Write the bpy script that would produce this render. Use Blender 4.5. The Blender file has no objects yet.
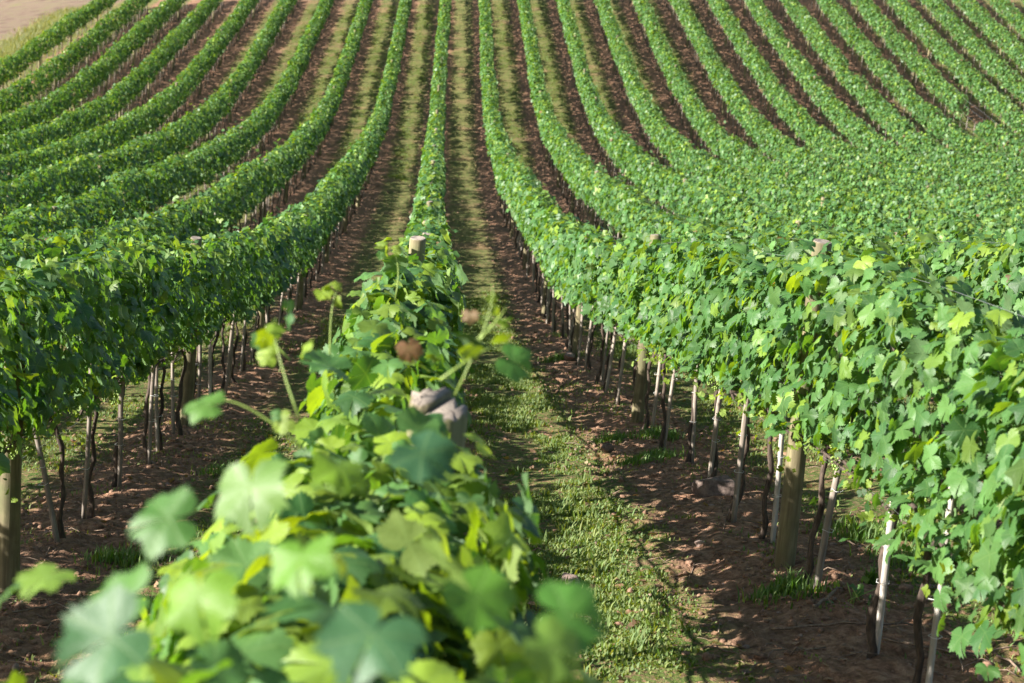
import bpy, math
import numpy as np
from mathutils import Matrix, Vector

rng = np.random.default_rng(11)
C = bpy.context.scene.collection
scene = bpy.context.scene

# ------------------------------------------------------------------ camera
YAW, PITCH, ROLL, XC, FPX = math.radians(3.0), math.radians(12.0), 0.08, 0.04, 1745.0
cy, sy, cp, sp = math.cos(YAW), math.sin(YAW), math.cos(PITCH), math.sin(PITCH)
F = np.array([sy * cp, cy * cp, -sp]); R0 = np.array([cy, -sy, 0.0]); U0 = np.cross(R0, F)
R = math.cos(ROLL) * R0 + math.sin(ROLL) * U0
U = -math.sin(ROLL) * R0 + math.cos(ROLL) * U0
cam = bpy.data.cameras.new('camera'); camo = bpy.data.objects.new('camera', cam); C.objects.link(camo)
camo.matrix_world = Matrix(((R[0], U[0], -F[0], XC), (R[1], U[1], -F[1], 0), (R[2], U[2], -F[2], 0), (0, 0, 0, 1)))
cam.sensor_width = 36; cam.lens = FPX / 1024 * 36
cam.clip_start = 0.05; cam.clip_end = 2000
cam.dof.use_dof = True; cam.dof.focus_distance = 11.5; cam.dof.aperture_fstop = 4.6
scene.camera = camo

# ------------------------------------------------------------------ light
SUN_EL = math.radians(27)
sd = np.array([-0.95, -0.30]); sd = sd / np.linalg.norm(sd)
sun_dir = Vector((sd[0] * math.cos(SUN_EL), sd[1] * math.cos(SUN_EL), math.sin(SUN_EL)))
w = bpy.data.worlds.new('World'); scene.world = w; w.use_nodes = True
nt = w.node_tree; bg = nt.nodes['Background']
sky = nt.nodes.new('ShaderNodeTexSky'); sky.sky_type = 'NISHITA'; sky.sun_disc = False
sky.sun_elevation = SUN_EL; sky.sun_rotation = math.atan2(sd[0], sd[1])
nt.links.new(sky.outputs[0], bg.inputs[0]); bg.inputs[1].default_value = 0.05
sl = bpy.data.lights.new('sun', 'SUN'); sl.energy = 5.0; sl.angle = math.radians(0.5); sl.color = (1, 0.95, 0.86)
so = bpy.data.objects.new('sun', sl); C.objects.link(so)
so.rotation_euler = sun_dir.to_track_quat('Z', 'Y').to_euler(); so.location = (-20, -8, 30)
scene.view_settings.view_transform = 'Standard'; scene.view_settings.look = 'None'
scene.view_settings.exposure = 1.62; scene.view_settings.gamma = 1.0
cyc = scene.cycles
cyc.max_bounces = 6; cyc.diffuse_bounces = 3; cyc.glossy_bounces = 2; cyc.transmission_bounces = 4
cyc.use_denoising = True
scene.render.engine = 'CYCLES'

# ------------------------------------------------------------------ numeric helpers
_P = rng.permutation(4096)
_V = rng.random(4096)
def vnoise(x, y):
    x = np.asarray(x, float); y = np.asarray(y, float)
    xi = np.floor(x).astype(int); yi = np.floor(y).astype(int)
    fx = x - xi; fy = y - yi; fx = fx * fx * (3 - 2 * fx); fy = fy * fy * (3 - 2 * fy)
    def h(a, b): return _V[_P[(a * 131 + _P[b & 4095]) & 4095]]
    return ((h(xi, yi) * (1 - fx) + h(xi + 1, yi) * fx) * (1 - fy) + (h(xi, yi + 1) * (1 - fx) + h(xi + 1, yi + 1) * fx) * fy) * 2 - 1

S = 2.2            # row spacing
_KN = [-10, 0, 4.5, 9, 14, 20, 30, 40, 50, 60, 70, 80, 90, 100, 120, 160, 240, 500]
_KZ = [-1.8, -2.67, -3.02, -3.38, -4.09, -4.99, -6.16, -6.67, -7.27, -7.52, -7.39, -6.39, -4.89, -3.36, -0.06, 5.5, 9, 9]
_TY = np.arange(-12, 501, 0.5); _TZ = np.interp(_TY, _KN, _KZ)
_k = np.exp(-0.5 * (np.arange(-14, 15) * 0.5 / 2.2) ** 2); _k /= _k.sum()
_TZ = np.convolve(np.pad(_TZ, 14, mode='edge'), _k, mode='valid')
def T(x, y):
    x = np.asarray(x, float); y = np.asarray(y, float)
    yc = np.clip(y, 0, 125) / 50; xc = np.clip(x, -34, 48)
    return np.interp(y, _TY, _TZ) + xc * (0.1239 - 0.1556 * yc + 0.0672 * yc * yc) - 0.0295 / 20 * xc * xc
def Tf(x, y): return float(T(x, y))

def micro(x, y):
    """soil unevenness added on top of the terrain: ridge under the vines, ruts, clods"""
    u = np.abs(((x / S + 0.5) % 1) - 0.5) * S      # distance to nearest row
    z = 0.05 * np.exp(-(u / 0.33) ** 2)
    m = np.exp(-((u - 1.1) / 0.35) ** 2)
    z = z + 0.03 * vnoise(x * 1.7, y * 1.3) + (1 - 0.75 * m) * (0.022 * vnoise(x * 6.1, y * 5.7) + 0.016 * vnoise(x * 14, y * 13) + 0.010 * vnoise(x * 31, y * 29))
    return z

def mesh_np(name, V, faces_list, mat, parent=None, smooth=False, col=None, luv=None, link=True):
    """faces_list: list of (m, k) index arrays"""
    me = bpy.data.meshes.new(name)
    V = np.ascontiguousarray(V, dtype=np.float32)
    me.vertices.add(len(V)); me.vertices.foreach_set('co', V.ravel())
    nl = sum(f.size for f in faces_list); nf = sum(len(f) for f in faces_list)
    me.loops.add(nl); me.polygons.add(nf)
    me.loops.foreach_set('vertex_index', np.concatenate([f.ravel() for f in faces_list]).astype(np.int32))
    tot = np.concatenate([np.full(len(f), f.shape[1], dtype=np.int32) for f in faces_list])
    st = np.zeros(nf, dtype=np.int32); st[1:] = np.cumsum(tot)[:-1]
    me.polygons.foreach_set('loop_start', st)
    if smooth: me.polygons.foreach_set('use_smooth', np.ones(nf, dtype=bool))
    me.update(calc_edges=True)
    if col is not None:
        a = me.color_attributes.new('tint', 'FLOAT_COLOR', 'POINT')
        c4 = np.ones((len(V), 4), dtype=np.float32); c4[:, :3] = col
        a.data.foreach_set('color', c4.ravel())
    if luv is not None:
        a = me.attributes.new('leafuv', 'FLOAT_VECTOR', 'POINT')
        a.data.foreach_set('vector', np.ascontiguousarray(luv, dtype=np.float32).ravel())
    me.materials.append(mat)
    o = bpy.data.objects.new(name, me)
    if link: C.objects.link(o)
    if parent: o.parent = parent
    return o

def tag(o, label=None, cat=None, group=None, kind=None):
    if label: o['label'] = label
    if cat: o['category'] = cat
    if group: o['group'] = group
    if kind: o['kind'] = kind
    return o

def tube(path, rad, sides=7, seed=0, rough=0.0):
    """tube arrays along a path; rad per point"""
    path = np.array(path, float); n = len(path)
    rad = np.broadcast_to(np.asarray(rad, float), (n,)).copy()
    r_ = np.random.default_rng(seed)
    V = []
    for i in range(n):
        t = path[min(i + 1, n - 1)] - path[max(i - 1, 0)]; t = t / (np.linalg.norm(t) + 1e-9)
        a = np.cross(t, [0.31, 0.95, 0.05]); a /= np.linalg.norm(a) + 1e-9; b = np.cross(t, a)
        for j in range(sides):
            th = 2 * math.pi * j / sides
            q = rad[i] * (1 + rough * r_.uniform(-1, 1))
            V.append(path[i] + (a * math.cos(th) + b * math.sin(th)) * q)
    Q = []
    for i in range(n - 1):
        for j in range(sides):
            j2 = (j + 1) % sides
            Q.append((i * sides + j, i * sides + j2, (i + 1) * sides + j2, (i + 1) * sides + j))
    V.append(path[0]); V.append(path[-1]); c0, c1 = n * sides, n * sides + 1
    T3 = []
    for j in range(sides):
        j2 = (j + 1) % sides
        T3.append((c0, j2, j)); T3.append((c1, (n - 1) * sides + j, (n - 1) * sides + j2))
    return np.array(V), np.array(Q), np.array(T3)

class MB:
    def __init__(s): s.V = []; s.Q = []; s.T = []; s.n = 0
    def add(s, V, Q=None, T3=None):
        s.V.append(V)
        if Q is not None and len(Q): s.Q.append(np.asarray(Q) + s.n)
        if T3 is not None and len(T3): s.T.append(np.asarray(T3) + s.n)
        s.n += len(V); return s
    def tube(s, *a, **k): return s.add(*tube(*a, **k))
    def build(s, name, mat, parent=None, smooth=True, link=True):
        fl = []
        if s.Q: fl.append(np.concatenate(s.Q))
        if s.T: fl.append(np.concatenate(s.T))
        return mesh_np(name, np.concatenate(s.V), fl, mat, parent, smooth, link=link)

# ------------------------------------------------------------------ materials
def newmat(name):
    m = bpy.data.materials.new(name); m.use_nodes = True
    n = m.node_tree.nodes; n.clear()
    return m, n, m.node_tree.links
def N(n, typ, **kw):
    o = n.new(typ)
    for k, v in kw.items(): setattr(o, k, v)
    return o
def noise(n, l, scale, detail=4, rough=0.55, vec=None):
    t = N(n, 'ShaderNodeTexNoise'); t.inputs['Scale'].default_value = scale; t.inputs['Detail'].default_value = detail
    t.inputs['Roughness'].default_value = rough
    if vec is not None: l.new(vec, t.inputs['Vector'])
    return t.outputs['Fac']
def ramp(n, l, fac, stops):
    r = N(n, 'ShaderNodeValToRGB'); e = r.color_ramp.elements
    while len(e) < len(stops): e.new(0.5)
    for i, (p, c) in enumerate(stops):
        e[i].position = p; e[i].color = (*c, 1) if len(c) == 3 else c
    l.new(fac, r.inputs[0]); return r.outputs[0]
def math_(n, l, op, a, b=None, clamp=False):
    m = N(n, 'ShaderNodeMath', operation=op, use_clamp=clamp)
    for i, v in enumerate((a, b)):
        if v is None: continue
        if isinstance(v, (int, float)): m.inputs[i].default_value = v
        else: l.new(v, m.inputs[i])
    return m.outputs[0]
def mixc(n, l, fac, a, b, blend='MIX'):
    m = N(n, 'ShaderNodeMix', data_type='RGBA', blend_type=blend)
    if isinstance(fac, (int, float)): m.inputs[0].default_value = fac
    else: l.new(fac, m.inputs[0])
    for i, v in ((6, a), (7, b)):
        if isinstance(v, tuple): m.inputs[i].default_value = (*v, 1) if len(v) == 3 else v
        else: l.new(v, m.inputs[i])
    return m.outputs[2]
def mapr(n, l, v, a, b, c=0.0, d=1.0):
    m = N(n, 'ShaderNodeMapRange'); m.interpolation_type = 'SMOOTHSTEP'
    l.new(v, m.inputs[0])
    for i, q in enumerate((a, b, c, d)): m.inputs[i + 1].default_value = q
    return m.outputs[0]

def leaf_material(name, veins, transl=0.31):
    m, n, l = newmat(name)
    at = N(n, 'ShaderNodeAttribute', attribute_name='tint'); col = at.outputs['Color']
    bump = None
    if veins:
        lu = N(n, 'ShaderNodeAttribute', attribute_name='leafuv')
        sep = N(n, 'ShaderNodeSeparateXYZ'); l.new(lu.outputs['Vector'], sep.inputs[0])
        ax = math_(n, l, 'ABSOLUTE', sep.outputs[0]); yv = sep.outputs[1]
        best = None
        for ang in (0, 56, 112):
            a = math.radians(ang); dx, dy = math.sin(a), math.cos(a)
            along = math_(n, l, 'ADD', math_(n, l, 'MULTIPLY', ax, dx), math_(n, l, 'MULTIPLY', yv, dy))
            perp = math_(n, l, 'ABSOLUTE', math_(n, l, 'SUBTRACT', math_(n, l, 'MULTIPLY', ax, dy), math_(n, l, 'MULTIPLY', yv, dx)))
            # side veins: chevrons branching from each main vein
            ch = math_(n, l, 'PINGPONG', math_(n, l, 'SUBTRACT', along, math_(n, l, 'MULTIPLY', perp, 0.8)), 0.085)
            chm = mapr(n, l, ch, 0.0, 0.014, 0.45, 0.0)
            chm = math_(n, l, 'MULTIPLY', chm, mapr(n, l, perp, 0.20, 0.3, 1.0, 0.0))
            v = math_(n, l, 'MAXIMUM', mapr(n, l, perp, 0.008, 0.026, 1.0, 0.0), chm)
            v = math_(n, l, 'MULTIPLY', v, mapr(n, l, along, 0.0, 0.04))
            best = v if best is None else math_(n, l, 'MAXIMUM', best, v)
        nz = noise(n, l, 9, 3, vec=lu.outputs['Vector'])
        col = mixc(n, l, mapr(n, l, nz, 0.35, 0.7, 0.0, 0.35), col, mixc(n, l, 1.0, col, (0.75, 0.85, 0.6), 'MULTIPLY'))
        col = mixc(n, l, math_(n, l, 'MULTIPLY', best, 0.30), col, (0.17, 0.26, 0.08))
        hgt = math_(n, l, 'ADD', math_(n, l, 'MULTIPLY', best, -0.25), nz)
        b = N(n, 'ShaderNodeBump'); b.inputs['Strength'].default_value = 0.5; b.inputs['Distance'].default_value = 0.003
        l.new(hgt, b.inputs['Height']); bump = b.outputs[0]
    geo = N(n, 'ShaderNodeNewGeometry')
    under = mixc(n, l, 0.30, col, (0.17, 0.23, 0.12))
    face = mixc(n, l, geo.outputs['Backfacing'], col, under)
    p = N(n, 'ShaderNodeBsdfPrincipled'); l.new(face, p.inputs['Base Color'])
    rg = N(n, 'ShaderNodeMapRange'); l.new(geo.outputs['Backfacing'], rg.inputs[0]); rg.inputs[3].default_value = 0.50; rg.inputs[4].default_value = 0.7
    l.new(rg.outputs[0], p.inputs['Roughness']); p.inputs['Specular IOR Level'].default_value = 0.52
    tr = N(n, 'ShaderNodeBsdfTranslucent')
    tc = mixc(n, l, 1.0, col, (2.8, 2.5, 0.40), 'MULTIPLY'); l.new(tc, tr.inputs[0])
    if bump: l.new(bump, p.inputs['Normal'])
    mx = N(n, 'ShaderNodeMixShader'); mx.inputs[0].default_value = transl
    l.new(p.outputs[0], mx.inputs[1]); l.new(tr.outputs[0], mx.inputs[2])
    out = N(n, 'ShaderNodeOutputMaterial'); l.new(mx.outputs[0], out.inputs[0])
    return m
M_LEAF_N = leaf_material('vine_leaf_veined', True)
M_LEAF = leaf_material('vine_leaf', False, 0.24)
M_GRASS = leaf_material('grass_blade', False, 0.25)

def wood_material(name, c1, c2, grain=40, rough=0.85, topgrey=None, moss=None, zs=0.06):
    m, n, l = newmat(name)
    tc = N(n, 'ShaderNodeTexCoord'); mp = N(n, 'ShaderNodeMapping'); l.new(tc.outputs['Object'], mp.inputs[0])
    mp.inputs['Scale'].default_value = (1, 1, zs)
    oi = N(n, 'ShaderNodeObjectInfo')
    f1 = noise(n, l, grain, 6, 0.65, mp.outputs[0]); f2 = noise(n, l, 7, 3, 0.5, tc.outputs['Object'])
    col = ramp(n, l, f1, [(0.28, tuple(v * 0.45 for v in c1)), (0.45, c1), (0.68, c2)])
    col = mixc(n, l, mapr(n, l, f2, 0.4, 0.65, 0, 0.5), col, tuple(v * 0.6 for v in c1))
    if moss: col = mixc(n, l, mapr(n, l, noise(n, l, 3.1, 3, 0.5, tc.outputs['Object']), 0.45, 0.62, 0, 0.6), col, moss)
    if topgrey:
        geo = N(n, 'ShaderNodeNewGeometry'); sep = N(n, 'ShaderNodeSeparateXYZ'); l.new(geo.outputs['Normal'], sep.inputs[0])
        rad = N(n, 'ShaderNodeMapping'); l.new(tc.outputs['Object'], rad.inputs[0]); rad.inputs['Scale'].default_value = (1, 0.15, 1)
        tg = ramp(n, l, noise(n, l, 90, 4, 0.7, rad.outputs[0]), [(0.36, tuple(v * 0.25 for v in topgrey)), (0.46, topgrey), (0.7, tuple(v * 1.25 for v in topgrey))])
        col = mixc(n, l, mapr(n, l, sep.outputs[2], 0.6, 0.8), col, tg)
    hv = N(n, 'ShaderNodeHueSaturation'); l.new(col, hv.inputs['Color'])
    l.new(math_(n, l, 'ADD', math_(n, l, 'MULTIPLY', oi.outputs['Random'], 0.5), 0.75), hv.inputs['Value'])
    p = N(n, 'ShaderNodeBsdfPrincipled'); l.new(hv.outputs[0], p.inputs['Base Color']); p.inputs['Roughness'].default_value = rough
    b = N(n, 'ShaderNodeBump'); b.inputs['Strength'].default_value = 0.7; b.inputs['Distance'].default_value = 0.006
    l.new(f1, b.inputs['Height']); l.new(b.outputs[0], p.inputs['Normal'])
    out = N(n, 'ShaderNodeOutputMaterial'); l.new(p.outputs[0], out.inputs[0])
    return m
M_POST = wood_material('treated_post_wood', (0.17, 0.14, 0.075), (0.31, 0.26, 0.145), 34, 0.8, (0.27, 0.225, 0.185), (0.12, 0.14, 0.05))
M_STAKE = wood_material('weathered_stake_wood', (0.27, 0.22, 0.18), (0.42, 0.37, 0.32), 60)
M_PALE = wood_material('bleached_stake_wood', (0.40, 0.36, 0.32), (0.56, 0.52, 0.48), 60)
M_BARK = wood_material('vine_bark', (0.060, 0.042, 0.032), (0.14, 0.10, 0.075), 70, 0.95, zs=0.2)
M_TWIG = wood_material('dead_cane', (0.16, 0.11, 0.08), (0.30, 0.22, 0.16), 70, 0.9, zs=1)

def plain(name, col, rough=0.6, metal=0.0, var=0.2, sc=30):
    m, n, l = newmat(name)
    tc = N(n, 'ShaderNodeTexCoord'); f = noise(n, l, sc, 3, 0.5, tc.outputs['Object'])
    c = ramp(n, l, f, [(0.3, tuple(v * (1 - var) for v in col)), (0.7, tuple(min(1, v * (1 + var)) for v in col))])
    p = N(n, 'ShaderNodeBsdfPrincipled'); l.new(c, p.inputs['Base Color'])
    p.inputs['Roughness'].default_value = rough; p.inputs['Metallic'].default_value = metal
    out = N(n, 'ShaderNodeOutputMaterial'); l.new(p.outputs[0], out.inputs[0]); return m
M_WIRE = plain('galvanised_wire', (0.5, 0.5, 0.5), 0.4, 0.8)
M_TIE = plain('white_tie', (0.75, 0.75, 0.73), 0.5)
M_SHOOT = plain('green_shoot', (0.23, 0.32, 0.07), 0.5)
M_GRAPE = plain('unripe_grape', (0.20, 0.30, 0.06), 0.35, sc=12)

def soil_material():
    m, n, l = newmat('vineyard_soil')
    geo = N(n, 'ShaderNodeNewGeometry'); pos = geo.outputs['Position']
    sep = N(n, 'ShaderNodeSeparateXYZ'); l.new(pos, sep.inputs[0])
    n1 = noise(n, l, 1.3, 5, 0.6, pos); n2 = noise(n, l, 16, 6, 0.7, pos); n3 = noise(n, l, 70, 3, 0.6, pos)
    soil = ramp(n, l, n2, [(0.34, (0.120, 0.062, 0.037)), (0.48, (0.265, 0.140, 0.085)), (0.62, (0.43, 0.255, 0.165))])
    soil = mixc(n, l, mapr(n, l, n1, 0.4, 0.7, 0, 0.5), soil, (0.12, 0.085, 0.06))
    vor = N(n, 'ShaderNodeTexVoronoi'); vor.inputs['Scale'].default_value = 22; l.new(pos, vor.inputs['Vector'])
    soil = mixc(n, l, mapr(n, l, vor.outputs['Distance'], 0.05, 0.32, 0.25, 0.0), soil, (0.34, 0.22, 0.17))
    # grass strip in the middle of every alley
    fr = math_(n, l, 'FRACT', math_(n, l, 'ADD', math_(n, l, 'DIVIDE', sep.outputs[0], S), 200.0))
    d = math_(n, l, 'MULTIPLY', math_(n, l, 'ABSOLUTE', math_(n, l, 'SUBTRACT', fr, 0.5)), S)
    dj = math_(n, l, 'ADD', d, math_(n, l, 'MULTIPLY', math_(n, l, 'SUBTRACT', noise(n, l, 3.5, 5, 0.65, pos), 0.5), 0.9))
    gm = mapr(n, l, dj, 0.38, 0.72, 1.0, 0.0)
    gm = math_(n, l, 'MULTIPLY', gm, mapr(n, l, noise(n, l, 0.55, 4, 0.6, pos), 0.33, 0.5, 0.5, 1.0))
    gm = math_(n, l, 'MULTIPLY', gm, mapr(n, l, noise(n, l, 26, 3, 0.6, pos), 0.40, 0.54, 0.25, 1.0))
    gc = ramp(n, l, noise(n, l, 2.1, 4, 0.6, pos), [(0.35, (0.055, 0.105, 0.018)), (0.6, (0.115, 0.155, 0.036))])
    inrow = mapr(n, l, sep.outputs[0], -21.2, -20.6)     # nothing is planted left of the last row
    gm = math_(n, l, 'MULTIPLY', gm, inrow)
    col = mixc(n, l, gm, soil, gc)
    far = ramp(n, l, noise(n, l, 0.9, 6, 0.65, pos), [(0.35, (0.13, 0.085, 0.065)), (0.5, (0.20, 0.145, 0.105)), (0.68, (0.17, 0.16, 0.075))])
    out_f = mapr(n, l, math_(n, l, 'ADD', sep.outputs[0], math_(n, l, 'MULTIPLY', n1, 1.2)), -20.6, -20.0, 1.0, 0.0)
    col = mixc(n, l, out_f, col, far)
    p = N(n, 'ShaderNodeBsdfPrincipled'); l.new(col, p.inputs['Base Color']); p.inputs['Roughness'].default_value = 0.95
    p.inputs['Specular IOR Level'].default_value = 0.2
    h = math_(n, l, 'ADD', n2, math_(n, l, 'MULTIPLY', n3, 0.35))
    b = N(n, 'ShaderNodeBump'); b.inputs['Strength'].default_value = 0.9; b.inputs['Distance'].default_value = 0.05
    l.new(h, b.inputs['Height']); l.new(b.outputs[0], p.inputs['Normal'])
    o = N(n, 'ShaderNodeOutputMaterial'); l.new(p.outputs[0], o.inputs[0])
    return m
M_SOIL = soil_material()
def stone_material(name, c1, c2):
    m, n, l = newmat(name)
    tc = N(n, 'ShaderNodeNewGeometry'); f = noise(n, l, 24, 6, 0.7, tc.outputs['Position'])
    c = ramp(n, l, f, [(0.3, tuple(v * 0.5 for v in c1)), (0.5, c1), (0.7, c2)])
    p = N(n, 'ShaderNodeBsdfPrincipled'); l.new(c, p.inputs['Base Color']); p.inputs['Roughness'].default_value = 0.9
    b = N(n, 'ShaderNodeBump'); b.inputs['Strength'].default_value = 0.8; b.inputs['Distance'].default_value = 0.02
    l.new(f, b.inputs['Height']); l.new(b.outputs[0], p.inputs['Normal'])
    o = N(n, 'ShaderNodeOutputMaterial'); l.new(p.outputs[0], o.inputs[0]); return m
M_CLOD = stone_material('soil_clod', (0.21, 0.118, 0.075), (0.38, 0.24, 0.165))
M_ROCK = stone_material('brown_rock', (0.14, 0.10, 0.085), (0.24, 0.18, 0.15))
M_SLAB = stone_material('pale_stone', (0.26, 0.18, 0.15), (0.36, 0.28, 0.24))

# ------------------------------------------------------------------ ground
def lines(segs):
    out = []
    for a, b, st in segs: out += list(np.arange(a, b, st))
    return np.array(out + [segs[-1][1]])
gx = lines([(-420, -60, 18), (-60, -24, 2), (-24, -7, 0.36), (-7, -4, 0.09), (-4, 6.2, 0.038), (6.2, 9, 0.1), (9, 40, 0.4), (40, 80, 4), (80, 420, 20)])
gy = lines([(-12, 2, 1), (2, 5, 0.1), (5, 17, 0.038), (17, 30, 0.08), (30, 60, 0.25), (60, 125, 0.7), (125, 170, 3), (170, 500, 15)])
GX, GY = np.meshgrid(gx, gy); gw, gh = len(gx), len(gy)
inner = ((GX > -21.5) & (GX < 40) & (GY < 125)).astype(float)
GZ = T(GX, GY) + micro(GX, GY) * inner * np.clip((130 - GY) / 10, 0, 1)
idx = np.arange(gw * gh).reshape(gh, gw)
q = np.stack([idx[:-1, :-1], idx[:-1, 1:], idx[1:, 1:], idx[1:, :-1]], -1).reshape(-1, 4)
tag(mesh_np('ground', np.stack([GX, GY, GZ], -1).reshape(-1, 3), [q], M_SOIL, smooth=True), kind='structure',
    label='reddish brown vineyard soil with grassy alleys dipping into a valley and rising behind', cat='ground')

# ------------------------------------------------------------------ leaf templates
_OUT = [(0, .96), (10, .90), (20, .83), (31, .73), (42, .80), (54, .93), (66, .87), (78, .76), (88, .69), (99, .75), (113, .84), (126, .78), (140, .71), (154, .64), (167, .46), (177, .12)]
def leaf_template(level, seed):
    r_ = np.random.default_rng(seed)
    o = np.array(_OUT)
    if level == 0:
        a = np.linspace(0, 177, 34); r = np.interp(a, o[:, 0], o[:, 1])
        r = r * (1 + np.where(np.arange(34) % 2 == 0, 0.07, -0.05)); r[-1] = .1
    elif level == 1:
        a, r = o[:, 0], o[:, 1]
    elif level == 2:
        a = np.array([0, 32, 54, 86, 115, 160.]); r = np.array([1, .76, .93, .72, .84, .5])
    A = np.radians(np.concatenate([a, -a[::-1][:len(a) - 1 if a[0] == 0 else None]])); Rr = np.concatenate([r, r[::-1][:len(r) - 1]])
    Rr = Rr * (1 + r_.uniform(-.05, .05, len(Rr)))
    P = np.stack([np.sin(A) * Rr, np.cos(A) * Rr], -1); nP = len(P)
    fold, droop = r_.uniform(.03, .22), r_.uniform(.05, .28)
    ph = r_.uniform(0, 6, 3)
    def lift(p):
        x, y = p[:, 0], p[:, 1]; rr = np.hypot(x, y); an = np.arctan2(x, y)
        z = fold * np.abs(x) ** 1.25 - droop * rr * rr + 0.10 * rr ** 2 * np.sin(3 * an + ph[0])
        z = z + 0.07 * np.sin(3.1 * x + ph[1]) * np.cos(3.7 * y + ph[2]) * np.minimum(rr * 2, 1) + 0.05 * rr ** 3 * np.sin(7 * an + ph[2])
        return z - 0.10 * np.clip(y - .45, 0, 1) * ph[0] / 3
    if level == 0:
        allp = np.concatenate([[[0, 0]], P * .30, P * .62, P])
        i = np.arange(nP - 1)
        tri = np.stack([np.zeros(nP - 1, int), 1 + i, 2 + i], -1)
        qd = np.stack([1 + i, 1 + nP + i, 2 + nP + i, 2 + i], -1)
        F = [tri[:, ::-1], np.concatenate([qd, qd + nP])[:, ::-1]]
    else:
        allp = np.concatenate([[[0, 0]], P]); i = np.arange(nP - 1)
        F = [np.stack([np.zeros(nP - 1, int), 1 + i, 2 + i], -1)[:, ::-1]]
    V = np.concatenate([allp, lift(allp)[:, None]], -1)
    V[:, 1] -= 0.1
    return V, F, np.concatenate([allp, np.zeros((len(allp), 1))], -1)
def leaf3(seed):
    r_ = np.random.default_rng(seed); f = r_.uniform(.1, .4)
    V = np.array([[0, -.45, 0], [.72, -.05, f * .6 - .1], [.42, .75, f * .3 - .25], [0, .95, -.2], [-.42, .75, f * .3 - .25], [-.72, -.05, f * .6 - .1]])
    return V, [np.array([[0, 1, 2, 3], [0, 3, 4, 5]])], V * [1, 1, 0]
TEMPL = {0: [leaf_template(0, i) for i in range(6)], 1: [leaf_template(1, 20 + i) for i in range(5)],
         2: [leaf_template(2, 40 + i) for i in range(4)], 3: [leaf3(60 + i) for i in range(3)]}

def unit(v): return v / (np.linalg.norm(v, axis=-1, keepdims=True) + 1e-9)

class LeafBag:
    def __init__(s): s.V = []; s.F = {3: [], 4: []}; s.C = []; s.L = []; s.n = 0
    def add(s, pos, nrm, tip, size, col, level, keep_luv=True):
        if not len(pos): return
        w_ = rng.integers(0, len(TEMPL[level]), len(pos))
        nrm = unit(nrm); tip = unit(tip - nrm * (tip * nrm).sum(-1, keepdims=True)); side = np.cross(tip, nrm)
        for t, (TV, TF, TL) in enumerate(TEMPL[level]):
            k = np.nonzero(w_ == t)[0]
            if not len(k): continue
            sc = size[k, None, None] * 0.56
            v = pos[k, None] + sc * (side[k, None] * TV[None, :, 0:1] + tip[k, None] * TV[None, :, 1:2] + nrm[k, None] * TV[None, :, 2:3])
            nv = TV.shape[0]
            s.V.append(v.reshape(-1, 3)); s.C.append(np.repeat(col[k], nv, axis=0))
            s.L.append(np.tile(TL, (len(k), 1)))
            base = s.n + np.arange(len(k))[:, None, None] * nv
            for f in TF: s.F[f.shape[1]].append((base + f[None]).reshape(-1, f.shape[1]))
            s.n += len(k) * nv
    def build(s, name, mat, parent=None, luv=True, smooth=True):
        F_ = [np.concatenate(v) for v in s.F.values() if v]
        return mesh_np(name, np.concatenate(s.V), F_, mat, parent, smooth, np.concatenate(s.C), np.concatenate(s.L) if luv else None)

def leaf_colors(n, young=0.0, brown=0.0015):
    a = np.array([0.034, 0.100, 0.026]); b = np.array([0.092, 0.195, 0.050]); y = np.array([0.180, 0.260, 0.022])
    t = rng.random((n, 1)) ** 1.3
    c = a * (1 - t) + b * t
    yk = np.clip(rng.random((n, 1)) * 0.7 + young if np.ndim(young) else rng.random((n, 1)) * 0.5 + young, 0, 1) * (rng.random((n, 1)) < (0.12 + np.asarray(young) * 0.8))
    c = c * (1 - yk) + y * yk
    c *= rng.uniform(0.68, 1.28, (n, 1))
    br = rng.random(n) < brown
    c[br] = np.array([0.17, 0.11, 0.055]) * rng.uniform(.6, 1.2, (br.sum(), 1))
    return c

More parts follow.
